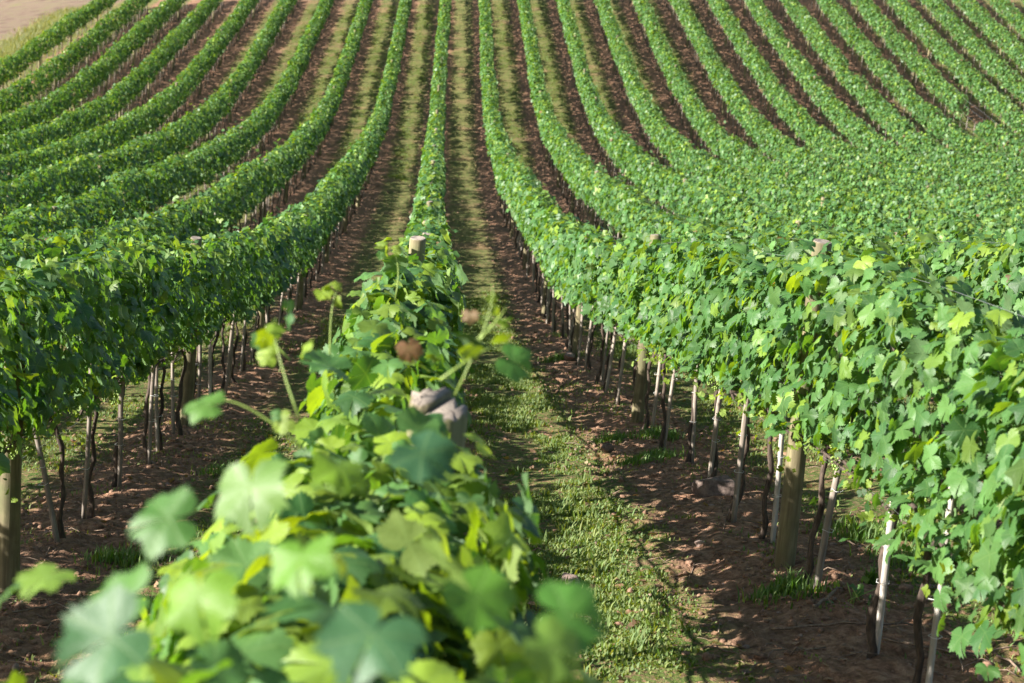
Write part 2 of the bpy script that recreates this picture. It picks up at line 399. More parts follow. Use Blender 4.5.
CB, CT = 0.98, 1.88     # canopy bottom / top above ground
GAPS = {11: (77.4, 80.2)}
def canopy(bag, k, y0, y1, per_m, size, level, width=0.235, cb=CB, ct=CT, top_young=True, shift=0.0, yb=0.0):
    n = int((y1 - y0) * per_m * .86)
    jit = 0.38 if level < 2 else 0.38
    if n <= 0: return
    X0 = k * S + shift
    y = rng.uniform(y0, y1, n)
    if k in GAPS: y = y[(y < GAPS[k][0]) | (y > GAPS[k][1])]; n = len(y)
    # parameter round the hedge: -1..1, 0 = top centre
    t = rng.uniform(-1, 1, n); sgn = np.sign(t); a = np.abs(t)
    H = ct - cb
    topn = 0.09 * vnoise(y * 1.6 + k * 31, k * 7.7 + y * 0) + 0.09 * vnoise(y * 4.1 + k * 13, k * 3.3)
    botn = 0.09 * vnoise(y * 1.1 + k * 17, 5.5 + k) + 0.07 * vnoise(y * 3.7 - k * 9, 1.5 + k)
    wtop = width * 0.85
    per = wtop + H
    s_ = a * per
    is_top = s_ < wtop
    lat = np.where(is_top, s_, 0.0); hz = np.where(is_top, ct, ct - (s_ - wtop))
    rel = (hz - cb) / H
    prof = width * (0.62 + 0.5 * np.sin(np.clip(rel, 0, 1) * math.pi * 0.80 + 0.15))
    lat = np.where(is_top, lat, prof)
    hz = np.where(is_top, ct - 0.10 * (lat / wtop) ** 2, hz - 0.06)
    lump = 1 + 0.32 * vnoise(y * 2.3 + sgn * 40 + k * 5, hz * 2.6 + k) + 0.26 * vnoise(y * 6 + sgn * 9, hz * 6 + k)
    depth = np.clip(rng.exponential(0.13, n), 0, 0.5) * (1 if level < 2 else 0.7)
    lat2 = np.clip(lat * np.where(is_top, 1, lump) + 0.02 - np.where(is_top, 0, depth), 0.0, width * 1.22)
    hz = hz + topn * rel + botn * (1 - rel) - np.where(is_top, depth, 0) + rng.normal(0, .025, n)
    x = X0 + sgn * lat2 + 0.05 * vnoise(y * 0.5, k * 2.2) + rng.normal(0, .015, n)
    # a few shoots sticking out
    st = rng.random(n) < 0.035
    hz = hz + st * is_top * rng.uniform(0.03, 0.30, n)
    hz = hz + 0.07 * rel * vnoise(y / 1.19 + k * 3.3, k * 9.1)
    wk = vnoise(y / 1.19 + k * 11, k * 4.4) + vnoise(y * .21 + k, 3.3)
    hz = hz - np.clip(wk - .75, 0, 1) * .5 * rel
    pos = np.stack([x, y, T(x, y) + hz], -1)
    nrm = np.stack([np.where(is_top, sgn * lat / wtop * 0.5, sgn * 1.0), np.zeros(n), np.where(is_top, 1.0, 0.50)], -1) + rng.normal(0, 1, (n, 3)) * jit
    tip = np.stack([sgn * 0.5, rng.normal(0, .6, n), np.full(n, -1.0) + is_top * 0.7], -1) + rng.normal(0, .55, (n, 3))
    young = np.where(is_top, 0.30, 0.04 + 0.12 * np.clip(rel, 0, 1))[:, None] if top_young else 0.05
    col = leaf_colors(n, young + yb)
    sz = size * np.clip(rng.normal(0.93, 0.24, n), .42, 1.35) * np.where(is_top, 0.85, 1.0)
    if level >= 3: sz = sz * 1.0
    bag.add(pos, nrm, tip, sz, col, level)

ROWS = list(range(-9, 18))
YEND = 110.0
def ystart(k):
    return 1.55 if abs(k) <= 1 else max(3.0, abs(k * S) * 2.45 - 5.0)
ORD = ['', 'first', 'second', 'third', 'fourth', 'fifth', 'sixth', 'seventh', 'eighth', 'ninth', 'tenth', 'eleventh', 'twelfth', 'thirteenth', 'fourteenth',
       'fifteenth', 'sixteenth', 'seventeenth', 'eighteenth']
def ordinal(i):
    return ORD[i] if i < len(ORD) else '%d%s' % (i, 'th' if i % 100 in (11, 12, 13) else {1: 'st', 2: 'nd', 3: 'rd'}.get(i % 10, 'th'))
def rowname(k):
    if k == 0: return 'the central row'
    return 'the %s row %s of centre' % (ORD[abs(k)], 'left' if k < 0 else 'right')

# trunk, stake and post prototypes -------------------------------------------
def trunk_mesh(seed):
    r_ = np.random.default_rng(seed)
    n = 12; z = np.linspace(-0.06, 0.86, n)
    ph = r_.uniform(0, 6, 4); am = r_.uniform(.008, .024)
    px = am * np.sin(z * 7 + ph[0]) + .012 * np.sin(z * 19 + ph[1]) + r_.uniform(-.06, .06) * (0.8 - z)
    py = am * np.sin(z * 6 + ph[2]) + .012 * np.sin(z * 17 + ph[3]) + r_.uniform(-.08, .08) * (0.8 - z)
    rad = np.interp(z, [-.06, .05, .25, .8], [.032, .024, .017, .015]) * (1 + .25 * r_.uniform(-1, 1, n))
    mb = MB().tube(np.stack([px, py, z], -1), rad, 7, seed, .16)
    for sgn in (-1, 1):
        p = np.array([px[-1], py[-1], z[-1] - .03])
        mb.tube([p, p + [0.01, sgn * .10, .07], p + [r_.uniform(-.02, .02), sgn * .32, .08], p + [r_.uniform(-.02, .02), sgn * .60, .06]], [.015, .012, .010, .008], 6, seed + 1, .15)
    return mb.build('trunk', M_BARK, link=False)
TR = [trunk_mesh(i) for i in range(7)]
def stake_mesh(seed, mat, h=1.25, wd=.019):
    r_ = np.random.default_rng(seed); n = 6; z = np.linspace(-.05, h, n)
    bx = r_.uniform(-.012, .012); path = np.stack([bx * np.sin(z * 2.5), .01 * np.sin(z * 3 + seed), z], -1)
    return MB().tube(path, wd * r_.uniform(.8, 1.1), 6, seed, .1).build('vine_stake', mat, link=False)
SKW = [stake_mesh(100 + i, M_STAKE) for i in range(4)]
SKP = [stake_mesh(120 + i, M_PALE) for i in range(2)]
def tie_mesh():
    mb = MB()
    for z in (0,):
        a = np.linspace(0, 2 * math.pi, 9)
        mb.tube(np.stack([.010 + .034 * np.cos(a), .030 * np.sin(a), z + .004 * np.sin(3 * a)], -1), .0013, 4)
    return mb.build('tie', M_TIE, link=False)
TIE = tie_mesh()
def post_mesh(seed, r=.060, h=1.93):
    r_ = np.random.default_rng(seed)
    z = np.array([-.12, 0, .3, .7, 1.1, 1.5, h - .012, h]); sides = 22
    mb = MB(); V = []; Q = []
    out = 1 + .03 * np.sin(np.arange(sides) * 2 * math.pi / sides * 2 + r_.uniform(0, 6)) + r_.uniform(-.015, .015, sides)
    for i, zz in enumerate(z):
        rr = r * np.interp(zz, [0, h], [1.04, .94]) * (1 if i < len(z) - 1 else .9)
        ox = .008 * math.sin(zz * 2 + seed)
        for j in range(sides):
            a = 2 * math.pi * j / sides
            V.append((ox + rr * out[j] * math.cos(a), rr * out[j] * math.sin(a), zz + (.006 * math.cos(a + seed) if i >= len(z) - 2 else 0)))
    for i in range(len(z) - 1):
        for j in range(sides):
            j2 = (j + 1) % sides; Q.append((i * sides + j, i * sides + j2, (i + 1) * sides + j2, (i + 1) * sides + j))
    V.append((0, 0, h - .003)); b = (len(z) - 1) * sides
    T3 = [(len(V) - 1, b + j, b + (j + 1) % sides) for j in range(sides)]
    me = mesh_np('trellis_post', np.array(V), [np.array(Q), np.array(T3)], M_POST, smooth=True, link=False)
    return me
def split_post():
    mb = MB(); h = 1.93
    for hf, (dy, dz) in enumerate(((.004, 0), (-.006, -.022))):
        a = np.linspace(0, math.pi, 12) + hf * math.pi
        ring = np.stack([.078 * np.cos(a), .078 * np.sin(a) + dy], -1) * (1 + .05 * np.sin(a * 5))[:, None]
        m = len(ring); V = []
        for zz in (-.1, .6, 1.3, h - .03, h):
            for j, p in enumerate(ring):
                top = zz == h; V.append((p[0] * (.93 if top else 1), p[1] * (.95 if top else 1), zz + (dz + .10 * p[0] + .012 * math.sin(j * 2.3 + hf) if top else 0)))
        Q = [(i * m + j, i * m + (j + 1) % m, (i + 1) * m + (j + 1) % m, (i + 1) * m + j) for i in range(4) for j in range(m)]
        c = np.mean(V[-m:], axis=0); V.append((c[0], c[1] , c[2] + .006)); n0 = len(V) - 1
        mb.add(np.array(V), Q, [(n0, 4 * m + j, 4 * m + (j + 1) % m) for j in range(m)])
    return mb.build('trellis_post', M_POST, smooth=False, link=False)
PT = [post_mesh(i) for i in range(4)]
SPLIT = split_post()
for o_ in PT:
    m_ = o_.data
    sm = np.ones(len(m_.polygons), bool); sm[-22:] = False
    m_.polygons.foreach_set('use_smooth', sm)

def place(proto, name, x, y, z, rz=0, tx=0, ty=0, parent=None, sc=1.0):
    o = bpy.data.objects.new(name, proto.data); C.objects.link(o)
    o.location = (x, y, z); o.rotation_euler = (tx, ty, rz); o.scale = (sc, sc, sc)
    if parent: o.parent = parent
    return o

# ------------------------------------------------------------------ vine rows
PPOS = {0: 4.53, 1: 9.45, -1: 9.45}
stakes = []; row_empties = {}
for k in ROWS:
    ys = ystart(k)
    e = bpy.data.objects.new('vine_row', None); C.objects.link(e)
    e.location = (0, 0, 0)
    if k == 0: lab = 'central vine row starting as blurred leaves in front of the camera'
    elif k == -9: lab = 'vine row along the bare dry ground, last one left of the central row'
    elif k == 11: lab = 'vine row with a square gap in its leaves, eleventh right of the central row'
    else: lab = 'leafy green vine row on thin trunks, %s' % rowname(k).replace('the ', '', 1)
    tag(e, lab, 'vine row', 'vine rows sweeping down and up the valley')
    row_empties[k] = e
    near = LeafBag(); bag = LeafBag()
    if k == 0:
        canopy(near, k, 1.0, 2.7, 1500, .145, 0, width=0.50, cb=.9, ct=1.92, shift=-.10, yb=.22)
        canopy(near, k, 2.5, 4.2, 1150, .132, 0, width=0.36, cb=1.0, ct=1.86, shift=-.09, yb=.22)
        canopy(near, k, 4.0, 9.5, 540, .130, 0, width=0.225, cb=1.14, ct=1.84, shift=-.04, yb=.12)
        canopy(near, k, 9.5, 16, 500, .118, 1, width=0.22, cb=1.10, ct=1.76)
    elif k == -1:
        canopy(near, k, 1.6, 9, 400, .120, 1, cb=1.05, ct=1.90)
        canopy(near, k, 9, 14, 540, .120, 0, cb=1.05, ct=1.92)
        canopy(near, k, 14, 20, 500, .120, 1, cb=1.04, ct=1.90)
    elif k == 1:
        canopy(near, k, 1.6, 5.5, 400, .125, 1, cb=.85)
        canopy(near, k, 5.5, 7.5, 120, .115, 0, cb=.80, ct=1.2)
        canopy(near, k, 5.5, 13, 520, .122, 0, cb=1.04)
        canopy(near, k, 13, 20, 500, .125, 1)
    elif ys < 20:
        canopy(near, k, ys, 20, 520, .125, 1)
    a = max(ys, 16 if k == 0 else 20)
    canopy(bag, k, a, max(a, 46), 420, .140, 2)
    canopy(bag, k, max(a, 46), YEND, 400, .150, 3)
    if abs(k) <= 1:   # small young leaves and laterals hanging below and through the leaf wall
        nn = 900 if k else 500; yy = rng.uniform(4, 16, nn); cl = np.floor(yy / .13); hang = .5 + .5 * vnoise(cl * 3.7, k * 5.1)
        xx = k * S + rng.normal(0, .13, nn); zz = rng.uniform(.0, .35, nn) * hang
        pos = np.stack([xx, yy, T(xx, yy) + (1.06 if k < 1 else .98) - zz], -1)
        near.add(pos, rng.normal(0, 1, (nn, 3)) + [-.3, -.3, .3], rng.normal(0, 1, (nn, 3)) - [0, 0, .6], rng.uniform(.025, .06, nn), leaf_colors(nn, .8, 0), 1)
    if near.n: near.build('foliage', M_LEAF_N, e)
    bag.build('foliage', M_LEAF, e, luv=False, smooth=False)
    # vines
    p0 = PPOS.get(k, 9.45 + (k % 3) * 0.7)
    while p0 - 7.15 > ys: p0 -= 7.15
    while p0 < ys: p0 += 7.15
    # posts
    seen = abs(k * S) * (4.15 if k < 0 else 2.86)      # where the row enters the frame
    ps = []
    y = p0
    while y < YEND - 4: ps.append(y); y += 7.15 if k else 7.0
    for i, y in enumerate(ps):
        x = k * S + rng.uniform(-.02, .02)
        o = place(SPLIT if (k == 0 and i == 0) else PT[int(rng.integers(4))], 'trellis_post', x, y, Tf(x, y), rng.uniform(0, 6), rng.uniform(-.015, .015), rng.uniform(-.015, .015))
        if k == 0 and i == 0: o.scale = (.95, .95, 1.0); o.location.x = .03; o.rotation_euler = (.07, -.05, 1)
        if k == 0 and i == 1: o.scale = (1, 1, 1.012); o.location.x = -.05
        if k: o.scale = (.96, .96, rng.uniform(.86, .985) if i not in (1, 2) or abs(k) != 1 else (1.0 if i == 2 else (.87 if k < 0 else 1.012)))
        nv = i - sum(1 for q in ps if q < seen)
        lab = 'round wooden trellis post, %s post along %s' % (ORD[nv + 1], rowname(k)) if nv >= 0 else 'wooden trellis post before those in view along %s' % rowname(k)
        if k == 0 and i == 0: lab = 'blurred post with a split pinkish top among the foreground leaves'
        if k == 0 and i == 1: lab = 'grey topped wooden post standing out of the central row'
        if k == 1 and abs(y - 9.45) < .1: lab = 'thick olive brown round post at the near right under the leaves'
        tag(o, lab, 'post', 'round trellis posts')
    # vines and stakes every 1.19 m
    vy = list(np.arange(p0 - 0.60 - 12 * 1.192, YEND - 3, 1.192)); vy = [v + rng.uniform(-.09, .09) for v in vy if v > ys]
    if k == 1:
        vy = [v for v in vy if v < 5.8 or v > 15.2] + [6.67, 7.69, 8.91, 10.12, 10.98, 12.13, 13.42, 14.70]
        vy.sort()
    if k == -1:
        vy = [v for v in vy if v < 9.9 or v > 14.5] + [10.80, 11.70, 12.90, 14.1]; vy.sort()
    rest = MB()
    for i, y in enumerate(vy):
        x = k * S + rng.uniform(-.03, .03)
        z = Tf(x, y)
        tr = TR[int(rng.integers(7))]
        if i < 100:
            place(tr, 'trunk', x, y, z, rng.choice([0, math.pi]), 0, rng.uniform(-.05, .05), parent=e, sc=1)
        stakes.append((k, i + 1 - sum(1 for q in vy if q < seen), x + rng.uniform(-.05, .05), y - rng.uniform(.02, .06), z))
    # old wood along the fruiting wire
    yy = np.arange(ys, max(min(YEND - 3, 48), ys + 6), 0.45)
    path = np.stack([k * S + .02 * vnoise(yy * 2, k * 3.1), yy, T(k * S, yy) + (.82 if k > 0 else .90) + .03 * vnoise(yy * 1.7, k * 1.9)], -1)
    MB().tube(path, .008, 5, k + 50, .2).build('cordon', M_BARK, e)

# stakes: the 300 nearest are things, the rest one mass ----------------------------
stakes.sort(key=lambda s_: math.hypot(s_[2], s_[3]) + (30 if abs(s_[2]) > s_[3] * .36 + .8 else 0))
pale_at = {(1, 7.69), (1, 6.67), (1, 10.12)}
for (k, i, x, y, z) in stakes[:300]:
    pale = (k == 1 and any(abs(y + .04 - py) < .08 for _, py in pale_at)) or rng.random() < .05
    pr = SKP[int(rng.integers(2))] if pale else SKW[int(rng.integers(4))]
    o = place(pr, 'vine_stake', x, y, z, rng.uniform(0, 6), rng.normal(0, .035), rng.normal(0, .05))
    if k == -1 and 10.5 < y < 11: o.rotation_euler = (0, -0.22, 0)
    tag(o, ('%s stake beside the %s trunk along %s' % ('bleached whitish' if pale else 'thin grey', ordinal(i), rowname(k))) if i > 0 else ('%s stake nearer than the first in view along %s' % ('bleached whitish' if pale else 'thin grey', rowname(k))), 'stake', 'thin stakes tied to the vine trunks')
    if y < 18:
        for tz in (.42, .62): place(TIE, 'tie', 0, 0, tz + rng.uniform(-.06, .06), rng.uniform(0, 6), parent=o)
rest = MB()
for (k, i, x, y, z) in stakes[300:]:
    dx, dy = rng.normal(0, .03, 2)
    rest.tube([[x, y, z], [x + dx, y + dy, z + 1.2]], .013, 4)
tag(rest.build('far_vine_stakes', M_STAKE, smooth=False), 'thin grey stakes under the far vine rows on the hillside', 'stakes', kind='stuff')

# wires ------------------------------------------------------------------------
for k, ya, yb in ((0, 11.6, 40), (1, 1.6, 40), (-1, 1.6, 40), (2, ystart(2), 40), (-2, ystart(-2), 40), (11, 74, 84)):
    for hgt, nm in ((.80, 'lowest'), (1.22, 'middle'), (1.60, 'upper'), (1.85, 'topmost')):
        yy = np.arange(ya, yb, .8)
        mb = MB().tube(np.stack([k * S + .012 + 0 * yy, yy, T(k * S, yy) + hgt + .02 * np.sin(yy)], -1), .0011 if k != 11 else .004, 4)
        tag(mb.build('trellis_wire', M_WIRE), '%s thin steel wire running through the leaves of %s' % (nm, rowname(k)), 'wire', 'trellis wires')

# grape bunches under the near right row ------------------------------------------
def bunch_mesh(seed):
    r_ = np.random.default_rng(seed); mb = MB()
    import bmesh
    bm = bmesh.new(); bmesh.ops.create_icosphere(bm, subdivisions=1, radius=1)
    bv = np.array([v.co[:] for v in bm.verts]); bf = np.array([[v.index for v in f.verts] for f in bm.faces]); bm.free()
    for i in range(46):
        h = r_.random(); rr = .034 * (1 - h) ** .6 + .004; a = r_.uniform(0, 6.28)
        c = np.array([rr * math.cos(a), rr * math.sin(a), -.13 * h])
        mb.add(bv * r_.uniform(.0055, .008) + c, None, bf)
    mb.tube([[0, 0, .05], [0.004, 0, 0], [0, 0, -.1]], .002, 4)
    return mb.build('grape_bunch', M_GRAPE, link=False)
BN = [bunch_mesh(i) for i in range(3)]
for k, ya, yb, n in ((1, 6.2, 16, 20), (-1, 9, 18, 10)):
    for i in range(n):
        y = rng.uniform(ya, yb); x = k * S + rng.uniform(-.2, .16)
        place(BN[i % 3], 'grape_bunch', x, y, Tf(x, y) + rng.uniform(.86, 1.05), rng.uniform(0, 6), parent=row_empties[k], sc=rng.uniform(.8, 1.2))

# foreground shoots with tendrils and young leaves --------------------------------
def world(px, py, z):
    d = F + (px - 512) / FPX * R - (py - 341.5) / FPX * U
    return np.array([XC, 0, 0]) + d * z
def shoot(pa, pb, za, zb, nleaf, size=.06, bend=.07, brown=0.0, r=.0026):
    a, b = world(*pa, za), world(*pb, zb); m = (a + b) / 2 + np.array([rng.uniform(-bend, bend), 0, bend])
    t = np.linspace(0, 1, 9)[:, None]; path = (1 - t) ** 2 * a + 2 * t * (1 - t) * m + t * t * b
    MB().tube(path, np.linspace(r, r * .3, 9), 6).build('shoot', M_SHOOT, row_empties[0])
    if nleaf:
        lb = LeafBag(); ti = rng.uniform(.15, 1, nleaf); pos = (1 - ti)[:, None] ** 2 * a + (2 * ti * (1 - ti))[:, None] * m + (ti ** 2)[:, None] * b
        pos = pos + rng.normal(0, .02, (nleaf, 3))
        nrm = np.array([0, -.5, .6]) + rng.normal(0, .6, (nleaf, 3)); tip = rng.normal(0, 1, (nleaf, 3)) + [0, 0, -.6]
        col = leaf_colors(nleaf, .75, brown)
        lb.add(pos, nrm, tip, size * rng.uniform(.6, 1.25, nleaf), col, 0); lb.build('shoot_leaves', M_LEAF_N, row_empties[0])
shoot((455, 395), (492, 284), 3.4, 3.4, 2, .025, r=.0022)
shoot((462, 360), (504, 308), 3.4, 3.3, 0, r=.002)
shoot((470, 345), (492, 322), 3.4, 3.4, 3, .03, r=.0015)
shoot((440, 380), (500, 352), 3.2, 3.3, 3)
shoot((300, 420), (276, 318), 3.4, 3.5, 6, .045)
shoot((305, 450), (210, 402), 3.4, 3.4, 2, .05)
shoot((395, 300), (384, 245), 5.6, 5.6, 5, .05)
shoot((330, 360), (338, 290), 4.4, 4.4, 4, .05)
shoot((290, 360), (262, 350), 3.9, 3.9, 2, .05)
lb = LeafBag(); nn = 60
pos = np.stack([rng.normal(-.02, .10, nn), rng.uniform(3.95, 4.42, nn), np.zeros(nn)], -1); pos[:, 2] = T(pos[:, 0], pos[:, 1]) + rng.uniform(1.60, 1.80, nn)
lb.add(pos, rng.normal(0, .4, (nn, 3)) + [0, -.7, .6], rng.normal(0, .8, (nn, 3)) + [0, -.3, -.6], rng.uniform(.07, .14, nn), leaf_colors(nn, .45), 0)
lb.build('foliage', M_LEAF_N, row_empties[0])
# single big leaves that stand out of the foreground row
def big(px, py, z, size, nrm, tip, col):
    lb = LeafBag(); lb.add(np.array([world(px, py, z)]), np.array([nrm], float), np.array([tip], float), np.array([size]), np.array([col], float), 0)
    lb.build('leaf', M_LEAF_N, row_empties[0])
big(515, 362, 3.3, 0.089, (.3, -.7, .6), (.8, 0, -.4), (.06, .16, .03))
big(250, 490, 2.35, 0.125, (-.5, -.7, .7), (.3, -.2, -.9), (.11, .20, .045))
big(165, 520, 2.15, 0.102, (-.2, -.6, .7), (-.9, 0, -.2), (.06, .15, .03))
big(205, 405, 2.9, 0.080, (-.2, -.4, .9), (-.9, 0, .1), (.08, .18, .03))
big(105, 640, 1.75, 0.117, (-.3, -.7, .7), (-.7, 0, -.6), (.045, .12, .045))
big(570, 615, 1.8, 0.095, (.2, -.6, .8), (.9, 0, -.1), (.07, .19, .03))
big(555, 650, 1.75, 0.080, (.4, -.6, .7), (.6, 0, -.7), (.14, .24, .04))
big(300, 560, 2.0, 0.095, (-.5, -.5, .8), (.2, -.5, -.8), (.10, .22, .02))
big(200, 600, 1.9, 0.095, (-.3, -.6, .6), (.3, 0, -.9), (.13, .25, .02))
big(120, 600, 2.0, 0.103, (-.5, -.4, .8), (-.6, .3, -.6), (.07, .17, .03))
big(340, 470, 2.6, 0.095, (.3, -.3, .8), (.2, -.8, -.3), (.15, .26, .02))
big(480, 600, 2.0, 0.103, (.3, -.5, .8), (.7, -.4, -.5), (.08, .19, .02))
big(410, 350, 3.5, 0.060, (.2, -.8, .4), (.3, 0, -1), (.20, .10, .05))
big(470, 316, 3.6, 0.038, (0, -.8, .4), (.1, 0, -1), (.24, .15, .09))
big(425, 455, 2.6, 0.110, (.1, -.5, .8), (.6, -.2, -.5), (.035, .10, .045))
big(370, 640, 1.75, 0.117, (-.1, -.5, .9), (-.3, -.5, -.6), (.045, .12, .05))

# ------------------------------------------------------------------ grass and weeds
def grass(name, x, y, h, n_bl, colf, wd=.006, spread=.05, label=None, leafy=False):
    m = len(x); X_ = np.repeat(x, n_bl) + rng.normal(0, spread, m * n_bl); Y_ = np.repeat(y, n_bl) + rng.normal(0, spread, m * n_bl)
    Z_ = T(X_, Y_) + micro(X_, Y_) * (X_ > -21.4) - .006; hh = np.repeat(h, n_bl) * rng.uniform(.5, 1.2, m * n_bl)
    an = rng.uniform(0, 6.28, m * n_bl); ln = rng.uniform(.1, .9, m * n_bl) * hh; W = wd * rng.uniform(.7, 1.3, m * n_bl)
    b = np.stack([X_, Y_, Z_], -1); d = np.stack([np.cos(an), np.sin(an), 0 * an], -1); sd_ = np.stack([-np.sin(an), np.cos(an), 0 * an], -1)
    up = np.array([0, 0, 1.0])
    v0 = b - sd_ * W[:, None]; v1 = b + sd_ * W[:, None]
    mid = b + d * (ln * .35)[:, None] + up * (hh * .65)[:, None]
    v2 = mid + sd_ * W[:, None] * .8; v3 = mid - sd_ * W[:, None] * .8
    v4 = b + d * ln[:, None] + up * hh[:, None]
    V = np.stack([v0, v1, v2, v3, v4], 1).reshape(-1, 3); base = np.arange(len(b))[:, None] * 5
    col = np.repeat(colf(len(b)), 5, axis=0)
    o = mesh_np(name, V, [base + np.array([[0, 1, 2, 3]]), base + np.array([[3, 2, 4]])], M_GRASS, col=col)
    return o
def gcol(n):
    a = np.array([.080, .150, .022]); b = np.array([.20, .215, .050]); t = rng.random((n, 1)) ** 1.6
    return (a * (1 - t) + b * t) * rng.uniform(.75, 1.25, (n, 1))
def alley_pts(ax, y0, y1, n, w_=.36, thr=-.15):
    y = rng.uniform(y0, y1, n); x = ax + rng.normal(0, w_, n) * .8
    keep = (vnoise(x * 2.2 + 3, y * 1.1) + .5 * vnoise(x * 7, y * 5) > thr)
    return x[keep], y[keep]
# near alley
x, y = alley_pts(1.10, 3, 16, 13500, .27, -.30)
hh = np.where(rng.random(len(x)) < .03, rng.uniform(.04, .09, len(x)), rng.uniform(.010, .032, len(x)))
x2, y2 = alley_pts(1.02, 16, 34, 9000, .33, -.1)
tag(grass('alley_grass', np.r_[x, x2], np.r_[y, y2], np.r_[hh, rng.uniform(.02, .06, len(x2))], 7, gcol, .0065, .035),
    'low bright grass and clover strip right of the foreground leaves', 'grass', kind='stuff')
xs, ys_ = [], []
for j in range(-10, 17):
    if j == 0: continue
    ax = (j + .5) * S; st = max(4, abs(ax) * 2.4 - 4)
    a, b = alley_pts(ax, st, min(st + 26, 60) if abs(j) < 8 else st + 12, int((22 if abs(j) < 5 else 10) * 220), .34, -.05); xs.append(a); ys_.append(b)
    a, b = alley_pts(ax, 60, 106, 3600, .34, -.05); xs.append(a); ys_.append(b)
# scattered weeds under the vines
for k in range(-4, 6):
    st = max(4, abs(k * S) * 2.4 - 4); a, b = alley_pts(k * S, st, st + 26, 1500, .35, .35); xs.append(a); ys_.append(b)
xs = np.concatenate(xs); ys_ = np.concatenate(ys_)
tag(grass('far_alley_grass', xs, ys_, np.where(ys_ < 22, rng.uniform(.015, .045, len(xs)), rng.uniform(.03, .08, len(xs))), 8, gcol, .0055, .06), 'patchy grass growing between the vine rows on the slope', 'grass', kind='stuff')
# dry tall grass next to the bare field in the far left
n = 9000; y = rng.uniform(60, 112, n); x = rng.normal(-22.7, .75, n)
def dcol(n):
    a = np.array([.11, .17, .05]); b = np.array([.30, .27, .15]); t = rng.random((n, 1))
    return (a * (1 - t) + b * t)
tag(grass('tall_dry_grass', x, y, rng.uniform(.15, .5, n), 6, dcol, .012, .10), 'tall yellowish dry grass beside the bare field at the far left', 'grass', kind='stuff')

# weeds as things in the near ground
def ghit(px, py):
    d = F + (px - 512) / FPX * R - (py - 341.5) / FPX * U; t = 2.0
    while t < 200:
        p = np.array([XC, 0, 0]) + d * t
        if p[2] < Tf(p[0], p[1]) + .02: return p[0], p[1]
        t += .02
    return p[0], p[1]
WD = [((783, 600), 'bright green grass tuft on the soil in front of the thick post', .22, 60), ((650, 462), 'grass clump in the shade under the second post', .30, 110), ((612, 440), 'small grass clump left of the second post', .22, 60),
      ((660, 440), 'weedy grass clump behind the thin stakes', .25, 80), ((560, 360), 'grass tuft by the vine trunks in the middle distance', .3, 80), ((870, 585), 'thin pale weed beside the white stake', .12, 24), ((560, 665), 'grass tuft at the lower edge beside the blurred leaves', .2, 60),
      ((150, 610), 'small seedling weed on the left soil', .08, 26), ((125, 560), 'low weeds under the left vines', .28, 70), ((225, 470), 'green weed patch near the left stakes', .22, 60), ((880, 530), 'leafy weeds behind the white stake', .4, 160), ((940, 560), 'leafy weeds between the two white stakes', .4, 140), ((640, 350), 'grass patch behind the second post trunks', .35, 90)]
for (p, lab, sp_, nb) in WD:
    cx, cy_ = ghit(*p)
    o = grass('weed_tuft' if sp_ < .21 else 'weed_patch', np.full(nb, cx), np.full(nb, cy_), rng.uniform(.04, .11, nb), 7, lambda n: gcol(n) * [.75, 1, .8], .005, sp_ * (.42 if sp_ > .21 else .1))
    tag(o, lab, 'weed', 'weeds on the near soil', None if sp_ < .21 else 'stuff')

# small leafy sucker at the foot of the white staked vine
lb = LeafBag(); cx, cy_ = ghit(850, 610); nn = 16
pos = np.array([cx, cy_, Tf(cx, cy_) + .08]) + rng.normal(0, 1, (nn, 3)) * [.07, .05, .06]
lb.add(pos, rng.normal(0, .5, (nn, 3)) + [-.3, -.5, .7], rng.normal(0, 1, (nn, 3)), rng.uniform(.04, .08, nn), leaf_colors(nn, .3), 1)
sb = MB(); g0 = Tf(cx, cy_)
for q_ in range(5): sb.tube([[cx, cy_, g0 - .02], [cx + rng.normal(0, .03), cy_ + rng.normal(0, .03), g0 + .07], [cx + rng.normal(0, .06), cy_ + rng.normal(0, .05), g0 + .15]], .003, 5)
sk = sb.build('vine_sucker', M_SHOOT); lb.build('foliage', M_LEAF_N, sk)
tag(sk, 'small leafy sprout at the foot of the white staked vine', 'sprout')

# ------------------------------------------------------------------ clods, stones, fallen canes
import bmesh
bm = bmesh.new(); bmesh.ops.create_icosphere(bm, subdivisions=1, radius=1)
IV = np.array([v.co[:] for v in bm.verts]); IF = np.array([[v.index for v in f.verts] for f in bm.faces]); bm.free()
def clods(n, x0, x1, y0, y1, smin, smax, gmask=True):
    x = rng.uniform(x0, x1, n); y = rng.uniform(y0, y1, n)
    d = np.abs(((x / S) % 1) - .5) * S
    keep = (rng.random(n) < np.clip((d - .22) / .35, .12, 1)) if gmask else np.ones(n, bool)
    keep &= vnoise(x * 1.3, y * 1.1) + rng.uniform(-.6, .6, n) > -.2
    x, y = x[keep], y[keep]; n = len(x)
    s_ = smin + (smax - smin) * rng.random(n) ** 4
    sc = s_[:, None, None] * rng.uniform(.6, 1.3, (n, 1, 3)) * np.array([1, 1, .7])
    v = IV[None] * (1 + rng.uniform(-.25, .25, (n, len(IV), 1))) * sc
    v = v + np.stack([x, y, T(x, y) + micro(x, y) + s_ * .1], -1)[:, None]
    return v.reshape(-1, 3), (np.arange(n)[:, None, None] * len(IV) + IF[None]).reshape(-1, 3)
mb = MB()
for args in ((34000, -4.2, 6.5, 4, 14, .003, .014), (26000, -4.2, 6.5, 4, 17, .005, .034), (14000, -6, 8.5, 15, 34, .012, .05), (9000, -14, 20, 30, 60, .02, .06)):
    v, f = clods(*args); mb.add(v, None, f)
